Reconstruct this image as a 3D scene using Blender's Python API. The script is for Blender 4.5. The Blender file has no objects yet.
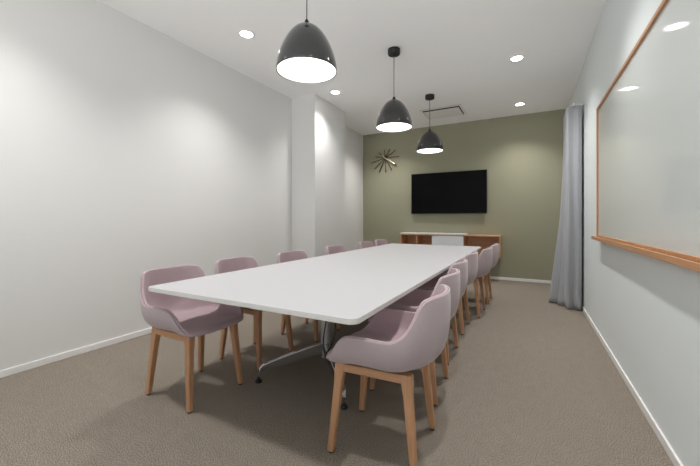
import bpy, bmesh, math, random
from mathutils import Vector, Matrix
random.seed(7)
PI = math.pi
scn = bpy.context.scene
COL = scn.collection

# ------------------------------------------------------------------ camera
F_PX, YAW, YH, CAM_H = 334.4, math.radians(27.93), 218.4, 1.15
cam_data = bpy.data.cameras.new('camera')
cam_data.sensor_fit = 'HORIZONTAL'
cam_data.sensor_width = 36.0
cam_data.lens = F_PX / 700 * 36.0
cam_data.shift_x = -1.3 / 700
cam_data.shift_y = -(233 - YH - 1.0) / 700
cam_data.clip_start = 0.02
cam = bpy.data.objects.new('camera', cam_data)
COL.objects.link(cam)
cam.location = (0, 0, CAM_H)
cam.rotation_euler = (PI / 2, 0, YAW)
scn.camera = cam

# ------------------------------------------------------------------ world, exposure
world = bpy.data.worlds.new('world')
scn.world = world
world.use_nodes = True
nt = world.node_tree                       # added fill from outside; lower half made brighter to lift the ceiling
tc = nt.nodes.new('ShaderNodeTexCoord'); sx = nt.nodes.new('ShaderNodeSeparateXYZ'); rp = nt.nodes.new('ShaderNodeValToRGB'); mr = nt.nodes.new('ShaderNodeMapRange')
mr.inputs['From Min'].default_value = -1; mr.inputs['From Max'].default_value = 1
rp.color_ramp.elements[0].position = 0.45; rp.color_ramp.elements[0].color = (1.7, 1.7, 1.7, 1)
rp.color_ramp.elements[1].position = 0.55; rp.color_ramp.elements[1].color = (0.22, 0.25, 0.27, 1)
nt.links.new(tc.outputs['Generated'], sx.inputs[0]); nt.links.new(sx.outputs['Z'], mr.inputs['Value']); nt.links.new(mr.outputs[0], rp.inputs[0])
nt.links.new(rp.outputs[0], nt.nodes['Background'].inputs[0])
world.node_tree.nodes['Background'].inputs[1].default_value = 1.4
scn.view_settings.view_transform = 'Standard'
scn.view_settings.look = 'None'
scn.view_settings.gamma = 1.0
scn.view_settings.use_curve_mapping = False
scn.view_settings.exposure = 0.6
DOWN_W = 74.0        # watts of each recessed downlight
PEND_E = 2.6         # emission of the pendant diffusers
DOWN_ANGLE = 118
DOWN_COL = (1.0, 0.985, 0.97)

# ------------------------------------------------------------------ room numbers
XL, XR, YB, YF, HC = -3.39, 0.611, 6.98, -1.5, 3.10

# ------------------------------------------------------------------ helpers
def s2l(c):
    c = c / 255
    return c / 12.92 if c <= 0.04045 else ((c + 0.055) / 1.055) ** 2.4
def rgb(r, g, b): return (s2l(r), s2l(g), s2l(b), 1)

def mat(name, col, rough=0.5, metal=0.0, spec=0.5, noise=None, bump=None, emis=None, coat=0.0, sheen=0.0, col2=None):
    """noise=(scale xyz, detail, amount) mixes col with col2 ; bump=(scale, strength, distance)"""
    m = bpy.data.materials.new(name); m.use_nodes = True
    nt = m.node_tree; b = nt.nodes['Principled BSDF']
    b.inputs['Base Color'].default_value = col
    b.inputs['Roughness'].default_value = rough
    b.inputs['Metallic'].default_value = metal
    b.inputs['Specular IOR Level'].default_value = spec
    b.inputs['Coat Weight'].default_value = coat
    b.inputs['Sheen Weight'].default_value = sheen
    tc = nt.nodes.new('ShaderNodeTexCoord')
    if noise:
        mp = nt.nodes.new('ShaderNodeMapping'); mp.inputs['Scale'].default_value = noise[0]
        n = nt.nodes.new('ShaderNodeTexNoise'); n.inputs['Scale'].default_value = 1.0
        n.inputs['Detail'].default_value = noise[1]; n.inputs['Roughness'].default_value = 0.6
        r = nt.nodes.new('ShaderNodeValToRGB')
        a = noise[2]
        r.color_ramp.elements[0].position = 0.5 - a; r.color_ramp.elements[1].position = 0.5 + a
        r.color_ramp.elements[0].color = col; r.color_ramp.elements[1].color = col2
        nt.links.new(tc.outputs['Object'], mp.inputs[0]); nt.links.new(mp.outputs[0], n.inputs['Vector'])
        nt.links.new(n.outputs[0], r.inputs[0]); nt.links.new(r.outputs[0], b.inputs['Base Color'])
    if bump:
        n2 = nt.nodes.new('ShaderNodeTexNoise'); n2.inputs['Scale'].default_value = bump[0]; n2.inputs['Detail'].default_value = 3
        bp = nt.nodes.new('ShaderNodeBump'); bp.inputs['Strength'].default_value = bump[1]; bp.inputs['Distance'].default_value = bump[2]
        nt.links.new(tc.outputs['Object'], n2.inputs['Vector']); nt.links.new(n2.outputs[0], bp.inputs['Height'])
        nt.links.new(bp.outputs[0], b.inputs['Normal'])
    if emis:
        b.inputs['Emission Color'].default_value = emis[0]; b.inputs['Emission Strength'].default_value = emis[1]
    return m

M = {}
M['wall'] = mat('white_wall_paint', rgb(225, 224, 222), 0.75, spec=0.2, bump=(180, 0.05, 0.002))
M['wall_right'] = mat('cool_white_wall_paint', rgb(226, 232, 232), 0.75, spec=0.2, bump=(180, 0.05, 0.002))
M['olive'] = mat('olive_wall_paint', rgb(155, 153, 131), 0.75, spec=0.2, bump=(180, 0.05, 0.002))
M['ceiling'] = mat('ceiling_paint', rgb(250, 250, 249), 0.85, spec=0.1)
M['skirting'] = mat('skirting_paint', rgb(236, 235, 232), 0.45)
# carpet: two scales of noise
def carpet():
    m = bpy.data.materials.new('carpet'); m.use_nodes = True
    nt = m.node_tree; b = nt.nodes['Principled BSDF']; L = nt.links
    b.inputs['Roughness'].default_value = 0.95; b.inputs['Specular IOR Level'].default_value = 0.1
    tc = nt.nodes.new('ShaderNodeTexCoord')
    n1 = nt.nodes.new('ShaderNodeTexNoise'); n1.inputs['Scale'].default_value = 185; n1.inputs['Detail'].default_value = 4; n1.inputs['Roughness'].default_value = 0.75
    n2 = nt.nodes.new('ShaderNodeTexNoise'); n2.inputs['Scale'].default_value = 16; n2.inputs['Detail'].default_value = 4
    r1 = nt.nodes.new('ShaderNodeValToRGB')
    e = r1.color_ramp.elements
    e[0].position = 0.38; e[0].color = rgb(68, 60, 53); e[1].position = 0.62; e[1].color = rgb(180, 169, 155)
    r2 = nt.nodes.new('ShaderNodeValToRGB')
    e = r2.color_ramp.elements
    e[0].position = 0.3; e[0].color = (0.90, 0.895, 0.89, 1); e[1].position = 0.7; e[1].color = (1, 1, 1, 1)
    mx = nt.nodes.new('ShaderNodeMix'); mx.data_type = 'RGBA'; mx.blend_type = 'MULTIPLY'; mx.inputs[0].default_value = 1
    L.new(tc.outputs['Object'], n1.inputs['Vector']); L.new(tc.outputs['Object'], n2.inputs['Vector'])
    L.new(n1.outputs[0], r1.inputs[0]); L.new(n2.outputs[0], r2.inputs[0])
    L.new(r1.outputs[0], mx.inputs[6]); L.new(r2.outputs[0], mx.inputs[7]); L.new(mx.outputs[2], b.inputs['Base Color'])
    bp = nt.nodes.new('ShaderNodeBump'); bp.inputs['Strength'].default_value = 0.5; bp.inputs['Distance'].default_value = 0.003
    L.new(n1.outputs[0], bp.inputs['Height']); L.new(bp.outputs[0], b.inputs['Normal'])
    return m
M['carpet'] = carpet()
M['table_white'] = mat('white_laminate', rgb(188, 187, 189), 0.45, spec=0.4)
M['table_edge'] = mat('grey_edge_band', rgb(205, 203, 198), 0.5)
M['alu'] = mat('polished_aluminium', rgb(205, 205, 207), 0.22, metal=1.0)
M['column_grey'] = mat('grey_metal_column', rgb(178, 178, 177), 0.4, metal=0.35)
M['black_plastic'] = mat('black_plastic', rgb(28, 28, 28), 0.5)
M['wood_leg'] = mat('beech_leg', rgb(174, 126, 90), 0.5, noise=((60, 60, 4), 4, 0.25), col2=rgb(198, 152, 114))
M['wood_rail'] = mat('beech_rail', rgb(174, 126, 90), 0.5, noise=((6, 6, 60), 4, 0.25), col2=rgb(198, 152, 114))
M['wood_board'] = mat('oak_board', rgb(188, 138, 98), 0.45, noise=((3, 40, 40), 5, 0.3), col2=rgb(212, 166, 126))
M['wood_frame'] = mat('cherry_frame', rgb(176, 128, 90), 0.4, noise=((60, 2.5, 60), 5, 0.3), col2=rgb(200, 154, 114))
M['fab_in'] = mat('pink_mauve_fabric', rgb(172, 150, 155), 0.9, spec=0.15, noise=((260, 260, 260), 2, 0.35), col2=rgb(189, 167, 172), bump=(400, 0.15, 0.002), sheen=0.25)
M['fab_out'] = mat('grey_mauve_fabric', rgb(165, 149, 151), 0.9, spec=0.15, noise=((260, 260, 260), 2, 0.35), col2=rgb(182, 167, 169), bump=(400, 0.15, 0.002), sheen=0.25)
M['black_gloss'] = mat('black_lacquer', rgb(42, 42, 44), 0.16, spec=0.6, coat=0.5)
M['black_matte'] = mat('black_matte', rgb(30, 30, 31), 0.5)
M['grey_cord'] = mat('grey_cord', rgb(98, 98, 98), 0.6)
M['shade_in'] = mat('white_enamel', rgb(245, 245, 243), 0.5)
M['diffuser'] = mat('pendant_diffuser', rgb(250, 250, 248), 0.5, emis=((1.0, 0.955, 0.9, 1), PEND_E))
M['lens'] = mat('downlight_lens', rgb(250, 250, 248), 0.5, emis=((1.0, 0.97, 0.93, 1), 14.0))
M['trim_white'] = mat('white_metal_trim', rgb(238, 237, 234), 0.45)
M['tv_screen'] = mat('tv_glass', rgb(6, 6, 7), 0.4, spec=0.08)
M['tv_body'] = mat('tv_plastic', rgb(18, 18, 19), 0.45)
M['board'] = mat('whiteboard_enamel', rgb(214, 219, 217), 0.06, spec=0.5)
M['curtain'] = mat('grey_curtain', rgb(163, 165, 169), 0.7, spec=0.25, sheen=0.3, noise=((120, 120, 3), 3, 0.3), col2=rgb(178, 180, 184))
M['white_lacquer'] = mat('white_lacquer', rgb(228, 230, 232), 0.4)
M['brass'] = mat('aged_brass', rgb(104, 90, 66), 0.4, metal=0.6)
M['bright_brass'] = mat('bright_brass', rgb(226, 212, 180), 0.3, metal=0.7)
M['vent_dark'] = mat('vent_shadow_gap', rgb(22, 22, 22), 0.8)
M['vent_panel'] = mat('vent_panel', rgb(234, 230, 227), 0.7)

def link(name, bm, m, parent=None, smooth=False, loc=None):
    me = bpy.data.meshes.new(name)
    bmesh.ops.recalc_face_normals(bm, faces=bm.faces[:])
    bm.to_mesh(me); bm.free()
    if smooth:
        for p in me.polygons: p.use_smooth = True
    me.materials.append(m)
    o = bpy.data.objects.new(name, me); COL.objects.link(o)
    if parent: o.parent = parent
    if loc: o.location = loc
    return o
def thing(name, label, cat, loc=(0, 0, 0), rz=0.0, group=None):
    o = bpy.data.objects.new(name, None); COL.objects.link(o)
    o.empty_display_size = 0.1
    o.location = loc; o.rotation_euler = (0, 0, rz)
    return tag(o, label, cat, group)
def tag(o, label, cat, group=None):
    o['label'] = label; o['category'] = cat
    if group: o['group'] = group
    return o
def structure(o):
    o['kind'] = 'structure'; return o
def bx(bm, x0, x1, y0, y1, z0, z1, bev=0.0, seg=2):
    r = bmesh.ops.create_cube(bm, size=1)
    vs = r['verts']
    for v in vs:
        v.co = Vector((x0 + (v.co.x + .5) * (x1 - x0), y0 + (v.co.y + .5) * (y1 - y0), z0 + (v.co.z + .5) * (z1 - z0)))
    if bev > 0:
        es = list({e for v in vs for e in v.link_edges})
        bmesh.ops.bevel(bm, geom=es, offset=bev, segments=seg, profile=0.5, affect='EDGES')
def box(name, m, b, parent=None, bev=0.0, seg=2):
    bm = bmesh.new(); bx(bm, *b, bev=bev, seg=seg); return link(name, bm, m, parent)
def lathe(bm, prof, n=40, cx=0, cy=0, cap_start=True, cap_end=True):
    rings = []
    for r, z in prof:
        if r < 1e-6: rings.append([bm.verts.new((cx, cy, z))])
        else: rings.append([bm.verts.new((cx + r * math.cos(2 * PI * i / n), cy + r * math.sin(2 * PI * i / n), z)) for i in range(n)])
    for a, b in zip(rings, rings[1:]):
        for i in range(n):
            j = (i + 1) % n
            if len(a) == 1 and len(b) == 1: continue
            if len(a) == 1: bm.faces.new((a[0], b[i], b[j]))
            elif len(b) == 1: bm.faces.new((a[i], a[j], b[0]))
            else: bm.faces.new((a[i], a[j], b[j], b[i]))
    if cap_start and len(rings[0]) > 1: bm.faces.new(rings[0])
    if cap_end and len(rings[-1]) > 1: bm.faces.new(rings[-1])
def tube(bm, pts, rad, n=10):
    pts = [Vector(p) for p in pts]
    rads = rad if isinstance(rad, (list, tuple)) else [rad] * len(pts)
    rings = []
    ref = None
    for i, p in enumerate(pts):
        t = (pts[min(i + 1, len(pts) - 1)] - pts[max(i - 1, 0)]).normalized()
        if ref is None:
            ref = t.orthogonal().normalized()
        ref = (ref - t * ref.dot(t)).normalized()
        b = t.cross(ref)
        rings.append([bm.verts.new(p + (ref * math.cos(2 * PI * k / n) + b * math.sin(2 * PI * k / n)) * rads[i]) for k in range(n)])
    for a, b in zip(rings, rings[1:]):
        for k in range(n): bm.faces.new((a[k], a[(k + 1) % n], b[(k + 1) % n], b[k]))
    bm.faces.new(rings[0]); bm.faces.new(rings[-1])
def spline(pts, sub, closed=False):
    pts = [Vector(p) for p in pts]; out = []; n = len(pts)
    segs = n if closed else n - 1
    for i in range(segs):
        g = (lambda k: pts[k % n]) if closed else (lambda k: pts[max(0, min(n - 1, k))])
        p0, p1, p2, p3 = g(i - 1), g(i), g(i + 1), g(i + 2)
        for s in range(sub):
            t = s / sub
            out.append(0.5 * ((2 * p1) + (p2 - p0) * t + (2 * p0 - 5 * p1 + 4 * p2 - p3) * t * t + (3 * p1 - p0 - 3 * p2 + p3) * t ** 3))
    if not closed: out.append(pts[-1].copy())
    return out
def loft_bar(bm, secs):
    """secs: list of 4-corner quads (lists of Vectors) joined into one solid bar"""
    rings = [[bm.verts.new(p) for p in s] for s in secs]
    for a, b in zip(rings, rings[1:]):
        for k in range(4): bm.faces.new((a[k], a[(k + 1) % 4], b[(k + 1) % 4], b[k]))
    bm.faces.new(rings[0]); bm.faces.new(rings[-1])
def bevel_all(bm, off, seg=2):
    bmesh.ops.bevel(bm, geom=bm.edges[:], offset=off, segments=seg, profile=0.5, affect='EDGES')

# ------------------------------------------------------------------ the setting
T = 0.12
structure(box('floor', M['carpet'], (XL - T, XR + T, YF - T, YB + T, -0.1, 0)))
structure(box('ceiling', M['ceiling'], (XL - T, XR + T, YF - T, YB + T, HC, HC + 0.1)))
structure(box('wall_left', M['wall'], (XL - T, XL, YF - T, YB + T, 0, HC)))
structure(box('wall_right', M['wall_right'], (XR, XR + T, YF - T, YB + T, 0, HC)))
structure(box('wall_back', M['olive'], (XL, XR, YB, YB + T, 0, HC)))
bm = bmesh.new()                              # front wall behind the camera: unseen wide opening added to let fill light in
bx(bm, XL, XL + .35, YF - T, YF, 0, HC); bx(bm, XR - .35, XR, YF - T, YF, 0, HC); bx(bm, XL + .35, XR - .35, YF - T, YF, 2.7, HC)
structure(link('wall_front', bm, M['wall']))
PX, PY0, PY1 = -2.94, 4.334, 5.30            # pillar on the left wall
structure(box('wall_pillar', M['wall'], (XL, PX, PY0, PY1, 0, HC)))
BH, BT = 0.052, 0.012
structure(box('baseboard_left', M['skirting'], (XL, XL + BT, YF, PY0, 0, BH), bev=0.003))
structure(box('baseboard_recess', M['skirting'], (XL, XL + BT, PY1, YB, 0, BH), bev=0.003))
bm = bmesh.new()
bx(bm, XL + BT, PX + BT, PY0 - BT, PY0, 0, BH, 0.003); bx(bm, PX, PX + BT, PY0, PY1, 0, BH, 0.003); bx(bm, XL + BT, PX + BT, PY1, PY1 + BT, 0, BH, 0.003)
structure(link('baseboard_pillar', bm, M['skirting']))
structure(box('baseboard_right', M['skirting'], (XR - BT, XR, YF, YB, 0, BH), bev=0.003))
structure(box('baseboard_back', M['skirting'], (XL + BT, XR - BT, YB - BT, YB, 0, BH), bev=0.003))

# ------------------------------------------------------------------ recessed downlights
def downlight(x, y, label, power=1.0):
    t = thing('recessed_downlight', label, 'ceiling light', (x, y, HC), 0, 'recessed ceiling downlights')
    bm = bmesh.new(); lathe(bm, [(0.062, 0), (0.085, 0), (0.085, -0.004), (0.078, -0.007), (0.064, -0.007), (0.062, -0.004)], 40, cap_start=False, cap_end=False)
    bm.verts.ensure_lookup_table(); bmesh.ops.remove_doubles(bm, verts=bm.verts, dist=1e-5)
    link('trim_ring', bm, M['trim_white'], t, True)
    bm = bmesh.new(); lathe(bm, [(0, -0.001), (0.0625, -0.001), (0.0625, -0.005), (0, -0.005)], 40)
    link('lens', bm, M['lens'], t)
    L = bpy.data.lights.new('lamp', 'SPOT'); L.energy = DOWN_W * power; L.spot_size = math.radians(DOWN_ANGLE); L.spot_blend = 1.0
    L.shadow_soft_size = 0.05; L.color = DOWN_COL
    o = bpy.data.objects.new('lamp', L); COL.objects.link(o); o.parent = t; o.location = (0, 0, -0.02)
    return t
downlight(-2.62, 2.59, 'recessed round downlight left of the nearest pendant lamp')
downlight(-2.615, 4.41, 'small recessed downlight in the ceiling just before the white pillar', 0.72)
downlight(-2.62, 6.23, 'recessed downlight hidden behind the middle pendant lamp')
downlight(-0.125, 4.51, 'larger of the two recessed downlights in the right half of the ceiling')
downlight(-0.13, 6.33, 'recessed downlight nearest the olive wall, right of the ceiling vent')
downlight(-2.62, 0.77, 'recessed downlight out of frame over the left wall')
downlight(-0.125, 2.69, 'recessed downlight out of frame above the whiteboard')
downlight(-0.125, 0.87, 'recessed downlight out of frame above the camera')

# ------------------------------------------------------------------ pendants
def pendant(x, y, zr, label):
    t = thing('pendant_lamp', label, 'pendant lamp', (x, y, zr), 0, 'black dome pendants over the table')
    R, H = 0.207, 0.305
    outer = [(R, 0.0), (R, 0.010), (.2015, 0.052), (.189, 0.105), (.170, 0.158), (.145, 0.21), (.118, 0.252), (.089, 0.284), (.058, 0.306), (0.028, 0.317)]
    inner = [(r - 0.004, z) for r, z in outer]
    bm = bmesh.new()
    lathe(bm, outer + [(0.024, 0.317)] + [(max(r, .02), z - 0.004) for r, z in reversed(inner[1:])] + [(R - 0.003, 0.0), (R, 0.0)], 56, cap_start=False, cap_end=False)
    bmesh.ops.remove_doubles(bm, verts=bm.verts, dist=1e-5)
    link('lamp_shade', bm, M['black_gloss'], t, True)
    bm = bmesh.new()
    lathe(bm, [(R - 0.0045, 0.001), (R - .0045, 0.012), (.196, 0.052), (.193, 0.052), (R - .0075, 0.012), (R - .0075, 0.001), (R - 0.0045, 0.001)], 56, cap_start=False, cap_end=False)
    bmesh.ops.remove_doubles(bm, verts=bm.verts, dist=1e-5)
    link('inner_rim', bm, M['shade_in'], t, True)
    bm = bmesh.new(); lathe(bm, [(0, 0.010), (R - 0.009, 0.010), (R - 0.009, 0.014), (0, 0.014)], 56)
    link('diffuser', bm, M['diffuser'], t)
    bm = bmesh.new(); lathe(bm, [(0, 0.312), (0.030, 0.312), (0.031, 0.321), (0.018, 0.328), (0.014, 0.344), (0.007, 0.357), (0, 0.357)], 24)
    link('cord_grip', bm, M['black_matte'], t, True)
    bm = bmesh.new(); tube(bm, [(0, 0, 0.352), (0, 0, HC - zr - 0.05)], 0.0042, 10)
    link('cord', bm, M['grey_cord'], t, True)
    bm = bmesh.new(); zc = HC - zr
    lathe(bm, [(0, zc - 0.064), (0.056, zc - 0.064), (0.066, zc - 0.060), (0.070, zc - 0.050), (0.070, zc - 0.0), (0, zc - 0.0)], 40)
    c = link('ceiling_canopy', bm, M['black_matte'], t)
    bm = bmesh.new(); lathe(bm, [(0, zc - 0.074), (0.010, zc - 0.074), (0.012, zc - 0.064), (0, zc - 0.064)], 20)
    link('strain_relief', bm, M['black_plastic'], c, True)
pendant(-1.345, 1.885, 2.165, 'black dome pendant lamp nearest the camera, its canopy out of frame')
pendant(-1.365, 3.62, 2.202, 'black dome pendant lamp over the middle of the white table')
pendant(-1.372, 5.22, 2.222, 'smallest looking black dome pendant lamp, hanging before the ceiling vent')

# ------------------------------------------------------------------ ceiling vent
vt = thing('ceiling_vent', 'square white air vent in the ceiling near the olive wall', 'vent', (-1.37, 6.17, HC))
bm = bmesh.new(); bx(bm, -.36, .36, -.30, .30, -.004, 0); link('backing', bm, M['vent_dark'], vt)
bm = bmesh.new()
for b in ((-.36, .36, -.30, -.265), (-.36, .36, .265, .30), (-.36, -.325, -.265, .265), (.325, .36, -.265, .265)):
    bx(bm, *b, -.010, -.003)
link('vent_frame', bm, M['trim_white'], vt)
bm = bmesh.new(); bx(bm, -.315, .300, -.185, .262, -.010, -.005, 0.001); link('vent_panel', bm, M['vent_panel'], vt)

# ------------------------------------------------------------------ television
tv = thing('television', 'large black flat television mounted on the olive wall', 'television', (-1.46, YB, 1.69))
w, h = 0.7525, 0.4235
bm = bmesh.new(); bx(bm, -w, w, -.075, -.035, -h, h, 0.004); link('television_casing', bm, M['tv_body'], tv)
bm = bmesh.new(); bx(bm, -w + .008, w - .008, -.0775, -.0745, -h + .014, h - .008); link('screen', bm, M['tv_screen'], tv)
bm = bmesh.new(); bx(bm, -.25, .25, -.036, 0, -.2, .2); link('wall_mount', bm, M['black_matte'], tv)

# ------------------------------------------------------------------ starburst clock
ck = thing('starburst_clock', 'brass starburst wall clock with thin spikes left of the television', 'clock', (-2.83, YB, 2.52))
bm = bmesh.new(); tube(bm, [(0, 0, 0), (0, -.05, 0)], .052, 28); hub = link('clock_body', bm, M['brass'], ck)
tips = [(-.165, .145), (-.275, .05), (-.39, -.10), (-.30, -.26), (-.17, -.36), (.02, -.37), (.19, -.33), (.31, -.21), (.38, .01), (.29, .18), (.13, .22), (-.02, .21)]
for (tx, tz) in tips:
    bm = bmesh.new(); v = Vector((tx, 0, tz)) * .88; d = v.normalized()
    tube(bm, [d * .045 + Vector((0, -.025, 0)), d * .11 + Vector((0, -.028, 0)), v * .93 + Vector((0, -.035, 0)), v + Vector((0, -.035, 0))], [.007, .007, .011, .003], 8)
    link('spike', bm, M['brass'], ck, True)
bm = bmesh.new(); tube(bm, [(-.03, -.056, .02), (.235, -.058, -.150)], [.010, .014], 8); link('minute_hand', bm, M['bright_brass'], ck)
bm = bmesh.new(); tube(bm, [(.02, -.062, -.02), (-.06, -.062, .07)], [.009, .008], 8); link('hour_hand', bm, M['bright_brass'], ck)

# ------------------------------------------------------------------ wall cabinet
cx0, cx1, cz0, cz1, cy0, cy1 = -2.36, -0.455, 0.435, 0.853, 6.63, 6.978
cab = thing('wall_cabinet', 'long oak wall cabinet with open ends floating below the television', 'cabinet', ((cx0 + cx1) / 2, cy1, cz0))
oX, oY, oZ = (cx0 + cx1) / 2, cy1, cz0
def cb(name, m, x0, x1, y0, y1, z0, z1, bev=.002, parent=cab):
    return box(name, m, (x0 - oX, x1 - oX, y0 - oY, y1 - oY, z0 - oZ, z1 - oZ), parent, bev)
tk = 0.024
cb('cabinet_top', M['wood_board'], cx0, cx1, cy0, cy1, cz1 - tk, cz1)
cb('cabinet_bottom', M['wood_board'], cx0, cx1, cy0, cy1, cz0, cz0 + tk)
for xs in (cx0, cx1 - tk): cb('side_panel', M['wood_board'], xs, xs + tk, cy0, cy1, cz0 + tk, cz1 - tk)
for xs in (-1.715, -1.11): cb('divider', M['wood_board'], xs, xs + tk, cy0 + .03, cy1 - .012, cz0 + tk, cz1 - tk)
cb('divider', M['wood_board'], -2.03, -2.03 + tk, cy0 + .01, cy1 - .012, cz0 + tk, cz1 - tk)
cb('back_panel', M['wood_board'], cx0 + tk, cx1 - tk, cy1 - .012, cy1, cz0 + tk, cz1 - tk)
d_ = cb('sliding_door', M['white_lacquer'], -1.70, -1.10, cy0 + .004, cy0 + .022, cz0 + tk + .002, cz1 - tk - .002)
d_['label'] = 'white sliding door'
lid = cb('top_panel', M['white_lacquer'], cx0, -1.075, cy0 - .003, cy1 - .002, cz1, cz1 + .020)
lid['label'] = 'white top panel over the left two thirds'

# ------------------------------------------------------------------ whiteboard
wy0, wy1, wz0, wz1 = 1.35, 3.97, 0.985, 2.223
wb = thing('whiteboard', 'large glossy whiteboard in a thin wooden frame on the right wall', 'whiteboard', (XR, (wy0 + wy1) / 2, wz0))
oy = (wy0 + wy1) / 2
def wbx(name, m, x0, x1, y0, y1, z0, z1, bev=.002): return box(name, m, (x0 - XR, x1 - XR, y0 - oy, y1 - oy, z0 - wz0, z1 - wz0), wb, bev)
wbx('writing_surface', M['board'], XR - .018, XR, wy0 + .01, wy1 - .01, wz0 + .01, wz1 - .01, 0)
bm = bmesh.new(); fw = .024
for b in ((wy0, wy1, wz1 - fw, wz1), (wy0, wy0 + fw, wz0, wz1 - fw), (wy1 - fw, wy1, wz0, wz1 - fw)):
    bx(bm, -.032, 0, b[0] - oy, b[1] - oy, b[2] - wz0, b[3] - wz0, .002)
link('board_frame', bm, M['wood_frame'], wb)
bm = bmesh.new()
bx(bm, -.072, 0, wy0 - oy, wy1 - oy, -.026, -.002, .003)
bx(bm, -.032, 0, wy0 - oy, wy1 - oy, -.002, .018, .002)
bx(bm, -.072, -.060, wy0 - oy, wy1 - oy, -.004, .006, .002)
link('pen_tray', bm, M['wood_frame'], wb)

# ------------------------------------------------------------------ curtain and rod
top = [(.594, 5.04), (.545, 5.02), (.50, 5.045), (.44, 5.03), (.428, 5.09), (.56, 5.16), (.427, 5.24), (.56, 5.32), (.425, 5.38), (.56, 5.46), (.432, 5.55), (.56, 5.62)]
bot = [(.585, 5.05), (.545, 5.02), (.535, 5.11), (.445, 5.05), (.40, 5.12), (.50, 5.20), (.35, 5.25), (.46, 5.33), (.24, 5.36), (.38, 5.48), (.30, 5.55), (.50, 5.66)]
tp = spline([(x, y, 0) for x, y in top], 8); bp_ = spline([(x, y, 0) for x, y in bot], 8)
NZ = 40; ZT = 2.565; bm = bmesh.new(); rows = []
for k in range(NZ + 1):
    f = k / NZ
    b = f ** 2.1
    row = []
    for i, (a, c) in enumerate(zip(tp, bp_)):
        u = i / (len(tp) - 1)
        p = a.lerp(c, b)
        z = ZT * (1 - f) + 0.012 + 0.010 * math.sin(u * 23) * f + (0.05 * math.exp(-((u - .36) / .06) ** 2)) * f ** 3
        wob = 0.010 * math.sin(9 * f + 14 * u) * f * min(1, 8 * u)
        row.append(bm.verts.new((min(p.x + wob, XR - .022), p.y + wob * .6, z)))
    rows.append(row)
for a, b in zip(rows, rows[1:]):
    for i in range(len(a) - 1): bm.faces.new((a[i], a[i + 1], b[i + 1], b[i]))
cur = link('curtain', bm, M['curtain'], None, True)
tag(cur, 'grey floor length curtain bunched in the corner by the right wall', 'curtain')
sm = cur.modifiers.new('thickness', 'SOLIDIFY'); sm.thickness = 0.005
rod = thing('curtain_rail', 'slim white curtain rail above the grey curtain', 'curtain rail', (.50, 5.02, 2.596))
box('rail', M['trim_white'], (-.012, .012, 0, 1.08, -.012, .012), rod, .003)
box('end_cap', M['trim_white'], (-.017, .017, 1.075, 1.10, -.017, .017), rod, .003)
for yy in (.05, 1.0):
    box('bracket', M['trim_white'], (.008, XR - .50, yy, yy + .02, -.008, .008), rod, .002)

# ------------------------------------------------------------------ table
tx0, tx1, ty0, ty1, TZ = -2.062, -0.622, 1.21, 5.375, 0.74
tcx, tcy = (tx0 + tx1) / 2, (ty0 + ty1) / 2
tb = thing('conference_table', 'long white rectangular conference table with rounded corners', 'table', (tcx, tcy, 0))
hw, hl = (tx1 - tx0) / 2, (ty1 - ty0) / 2
def rrect(hw, hl, r, n=10):
    out = []
    for (cx, cy, a0) in ((hw - r, hl - r, 0), (-hw + r, hl - r, 90), (-hw + r, -hl + r, 180), (hw - r, -hl + r, 270)):
        for i in range(n + 1):
            a = math.radians(a0 + 90 * i / n); out.append((cx + r * math.cos(a), cy + r * math.sin(a)))
    return out
def slab(bm, sections):
    rings = [[bm.verts.new((x, y, z)) for x, y in rrect(hw - i, hl - i, max(.045 - i, .004))] for i, z in sections]
    n = len(rings[0])
    for a, b in zip(rings, rings[1:]):
        for k in range(n): bm.faces.new((a[k], a[(k + 1) % n], b[(k + 1) % n], b[k]))
    bm.faces.new(rings[0]); bm.faces.new(rings[-1])
bm = bmesh.new(); slab(bm, [(.001, TZ - .004), (.001, TZ - .0015), (.0025, TZ)]); link('tabletop', bm, M['table_white'], tb)
bm = bmesh.new(); slab(bm, [(.003, TZ - .025), (.0005, TZ - .0235), (0, TZ - .004)]); link('edge_band', bm, M['table_edge'], tb)
for s in (-1, 1):
    cy = s * (tcy - 2.12)
    bm = bmesh.new(); lathe(bm, [(0, .125), (.03, .125), (.034, .135), (.034, .66), (.034, TZ - .045), (0, TZ - .045)], 28, 0, cy); lathe(bm, [(0, TZ - .045), (.11, TZ - .045), (.11, TZ - .0255), (0, TZ - .0255)], 28, 0, cy)
    colm = link('column', bm, M['column_grey'], tb)
    for side in (-1, 1):
        fx, fy = side * .345, cy + s * .335
        d = Vector((fx, fy - cy, 0)); L = d.length; d.normalize(); nrm = Vector((-d.y, d.x, 0)); o = Vector((0, cy, 0))
        secs = []
        for (q, zt, zb, w_) in ((.02, .235, .140, .022), (.10, .218, .138, .021), (.25, .182, .118, .019), (L - .09, .140, .088, .017), (L - .035, .124, .078, .016), (L - .012, .108, .062, .015), (L, .088, .045, .0135), (L + .006, .062, .024, .012)):
            c = o + d * q
            secs.append([c + nrm * w_ + Vector((0, 0, zb)), c - nrm * w_ + Vector((0, 0, zb)), c - nrm * w_ + Vector((0, 0, zt)), c + nrm * w_ + Vector((0, 0, zt))])
        bm = bmesh.new(); loft_bar(bm, secs); bmesh.ops.recalc_face_normals(bm, faces=bm.faces[:]); bevel_all(bm, .004, 2)
        lg = link('leg', bm, M['alu'], tb); lg['label'] = 'polished metal leg'
        e = o + d * (L + .004)
        bm = bmesh.new(); lathe(bm, [(0, 0), (.021, 0), (.023, .006), (.019, .016), (.008, .020), (.008, .034), (0, .034)], 20, e.x, e.y)
        link('glide', bm, M['black_plastic'], lg, True)
bm = bmesh.new(); yl = tcy - 2.12; bx(bm, -.03, .03, -yl, yl, .62, .665, .006); link('stretcher', bm, M['column_grey'], tb)
bm = bmesh.new()
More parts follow.
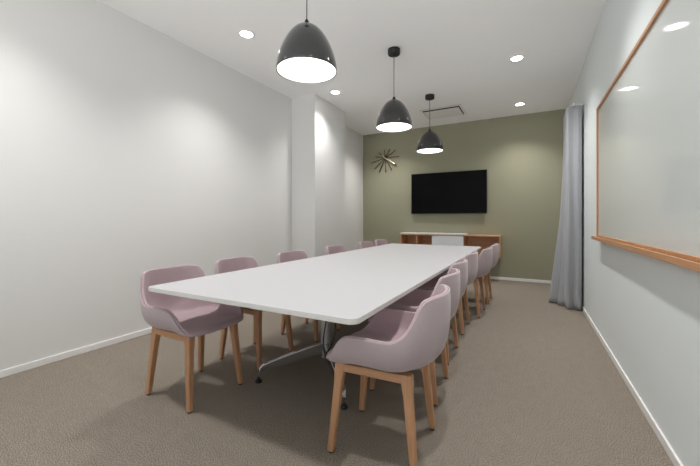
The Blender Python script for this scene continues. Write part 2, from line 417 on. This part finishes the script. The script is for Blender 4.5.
tube(bm, spline([(-1.27, 2.05, .60), (-1.265, 2.03, .5), (-1.28, 2.00, .33), (-1.262, 1.97, .24), (-1.235, 1.97, .23), (-1.215, 2.02, .30), (-1.205, 2.06, .5), (-1.21, 2.09, .60)], 8), .005, 8)
tag(link('cable', bm, M['black_plastic'], None, True), 'thin black cable looping down under the table beside its column', 'cable')

# ------------------------------------------------------------------ chairs (front is local +y)
half = [(0, .246, .450), (.09, .245, .451), (.158, .238, .454), (.206, .215, .464), (.236, .180, .508), (.251, .145, .566), (.259, .10, .599), (.264, .02, .607), (.265, -.06, .604), (.261, -.125, .608), (.252, -.175, .640), (.240, -.210, .695), (.227, -.232, .748), (.208, -.254, .786), (.158, -.286, .798), (.08, -.311, .799), (0, -.318, .798)]
full = [Vector(p) for p in half] + [Vector((-p[0], p[1], p[2])) for p in reversed(half[1:-1])]
rim = spline(full, 4, closed=True)
NR = 18
Cc = Vector((0, .015, .466))
def bez(p0, p1, p2, p3, t):
    return p0 * (1 - t) ** 3 + p1 * (3 * t * (1 - t) ** 2) + p2 * (3 * t * t * (1 - t)) + p3 * t ** 3
grid = []       # grid[i][k]
for R_ in rim:
    hgt = R_.z - Cc.z; front = max(0.0, min(1.0, (R_.y - .15) / .10)) * max(0.0, min(1.0, (.50 - R_.z) / .06))
    flat = R_ - Cc; flat.z = 0
    back = max(0.0, -R_.y) / .307
    k2 = .955 + .04 * back * min(1, max(0, (hgt - .1) / .25))
    P1 = Cc + flat * (.80 + .08 * back) + Vector((0, 0, -.020))
    P2 = Cc + flat * k2 + Vector((0, 0, max(-.005, hgt * (.12 - .11 * back)) + .018 * front))
    grid.append([bez(Cc, P1, P2, R_, k / NR) for k in range(NR + 1)])
NA = len(rim)
def gnormal(i, k):
    a = grid[(i + 1) % NA][k] - grid[i - 1][k]
    b = grid[i][min(k + 1, NR)] - grid[i][max(k - 1, 0)]
    n = a.cross(b)
    if n.length < 1e-9: return Vector((0, 0, -1))
    n.normalize()
    return n
# make normals point outwards (away from the sitter)
sgn = 1 if gnormal(0, 5).z < 0 else -1
def nrm_(i, k): return Vector((0, 0, -1)) if k == 0 else gnormal(i, k) * sgn
def layer(name, d_in, d_out, m, parent, lip):
    """closed solid between the offsets d_in and d_out, with a rounded rim"""
    bm = bmesh.new()
    cin = bm.verts.new(Cc + Vector((0, 0, -d_in(0)))); cout = bm.verts.new(Cc + Vector((0, 0, -d_out(0))))
    cols = []
    for i in range(NA):
        pts = [grid[i][k] + nrm_(i, k) * d_in(k / NR) for k in range(1, NR + 1)]
        up = (grid[i][NR] - grid[i][NR - 1]).normalized(); n = nrm_(i, NR)
        mid, rad = (d_in(1) + d_out(1)) / 2, (d_out(1) - d_in(1)) / 2
        for a in lip:
            pts.append(grid[i][NR] + n * (mid - rad * math.cos(a)) + up * rad * math.sin(a))
        pts += [grid[i][k] + nrm_(i, k) * d_out(k / NR) for k in range(NR, 0, -1)]
        cols.append([bm.verts.new(p) for p in pts])
    n = len(cols[0])
    for i in range(NA):
        a, b = cols[i], cols[(i + 1) % NA]
        for k in range(n - 1): bm.faces.new((a[k], a[k + 1], b[k + 1], b[k]))
        bm.faces.new((cin, a[0], b[0])); bm.faces.new((cout, b[-1], a[-1]))
    return link(name, bm, m, parent, True)
def make_chair():
    t = thing('tub_armchair', 'x', 'chair')
    lip = [PI * q / 8 for q in range(1, 8)]
    layer('shell', lambda r: .001, lambda r: .011 + .009 * math.sin(PI * min(1, r * 1.02)) ** .8 , M['fab_out'], t, lip)
    up = layer('upholstery', lambda r: -.015 - .005 * (1 - r) - .004 * math.sin(PI * r), lambda r: 0.0, M['fab_in'], t, lip)
    up['label'] = 'pink inner lining'
    # wooden frame : two side rails with a front and a rear rail
    zt, zb = .444, .403
    bm = bmesh.new()
    for s in (-1, 1):
        bx(bm, s * .170 - .017, s * .170 + .017, -.155, .155, zb, zt, .006)
    for s in (-1, 1):
        bx(bm, -.155, .155, s * .095 - .014, s * .095 + .014, zb + .003, zt - .004, .005)
    link('seat_frame', bm, M['wood_rail'], t)
    for sx in (-1, 1):
        for sy in (-1, 1):
            bm = bmesh.new()
            A = Vector((sx * .166, sy * .166, .446)); B = Vector((sx * .196, sy * .210, .010))
            secs = []
            for q, w_, d_ in ((0, .021, .026), (.10, .021, .026), (.22, .0195, .021), (.6, .0175, .0185), (1, .0145, .0155)):
                c = A.lerp(B, q)
                secs.append([c + Vector((-w_, -d_, 0)), c + Vector((w_, -d_, 0)), c + Vector((w_, d_, 0)), c + Vector((-w_, d_, 0))])
            loft_bar(bm, secs); bmesh.ops.recalc_face_normals(bm, faces=bm.faces[:])
            es = [e for e in bm.edges if abs((e.verts[0].co - e.verts[1].co).normalized().z) > .5]
            bmesh.ops.bevel(bm, geom=es, offset=.006, segments=3, profile=.5, affect='EDGES')
            lg = link('leg', bm, M['wood_leg'], t)
            bm = bmesh.new(); lathe(bm, [(0, 0), (.012, 0), (.013, .010), (0, .010)], 16, B.x, B.y)
            link('glide', bm, M['black_plastic'], lg)
    return t
def copy_tree(o, parent=None):
    c = o.copy(); COL.objects.link(c)
    if parent: c.parent = parent
    for ch in [k for k in o.children]: copy_tree(ch, c)
    return c
spots = []
order = ['first', 'second', 'third', 'fourth', 'fifth', 'sixth']
for i, (x, y, a) in enumerate([(-1.99, 1.508, -1), (-2.03, 2.13, 0), (-1.965, 2.83, -2), (-1.97, 3.75, 0), (-1.97, 4.69, 0), (-1.97, 5.27, 0)]):
    spots.append((x, y, -90 + a, [
        'mauve tub armchair at the near left corner of the white table, in the left foreground',
        'mauve tub armchair on the left side of the table, second from the near end',
        'mauve tub armchair on the left side of the table, third from the near end',
        'mauve tub armchair across the table in front of the white pillar',
        'pale mauve tub armchair on the left side of the table, second from the olive wall',
        'pale mauve tub armchair at the far left end of the table, closest to the clock'][i], 'tub armchairs along the left side of the table'))
for i, (x, y, a) in enumerate([(-.665, 1.622, 3), (-.73, 2.26, 2), (-.78, 2.90, 0), (-.795, 3.67, 0), (-.715, 4.36, -2), (-.695, 5.08, 0)]):
    spots.append((x, y, 90 + a, [
        'mauve tub armchair in the right foreground, largest chair in view',
        'mauve tub armchair directly behind the large foreground chair on the right',
        'mauve tub armchair on the right side of the table, third from the near end',
        'mauve tub armchair on the right side of the table, third from the olive wall',
        'mauve tub armchair on the right side pulled out, second from the olive wall',
        'farthest mauve tub armchair on the right, in front of the cabinet end'][i], 'tub armchairs along the right side of the table'))
proto = make_chair()
for i, (x, y, a, lab, grp) in enumerate(spots):
    c = proto if i == 0 else copy_tree(proto)
    c.location = (x, y, 0); c.rotation_euler = (0, 0, math.radians(a))
    c['label'] = lab; c['group'] = grp
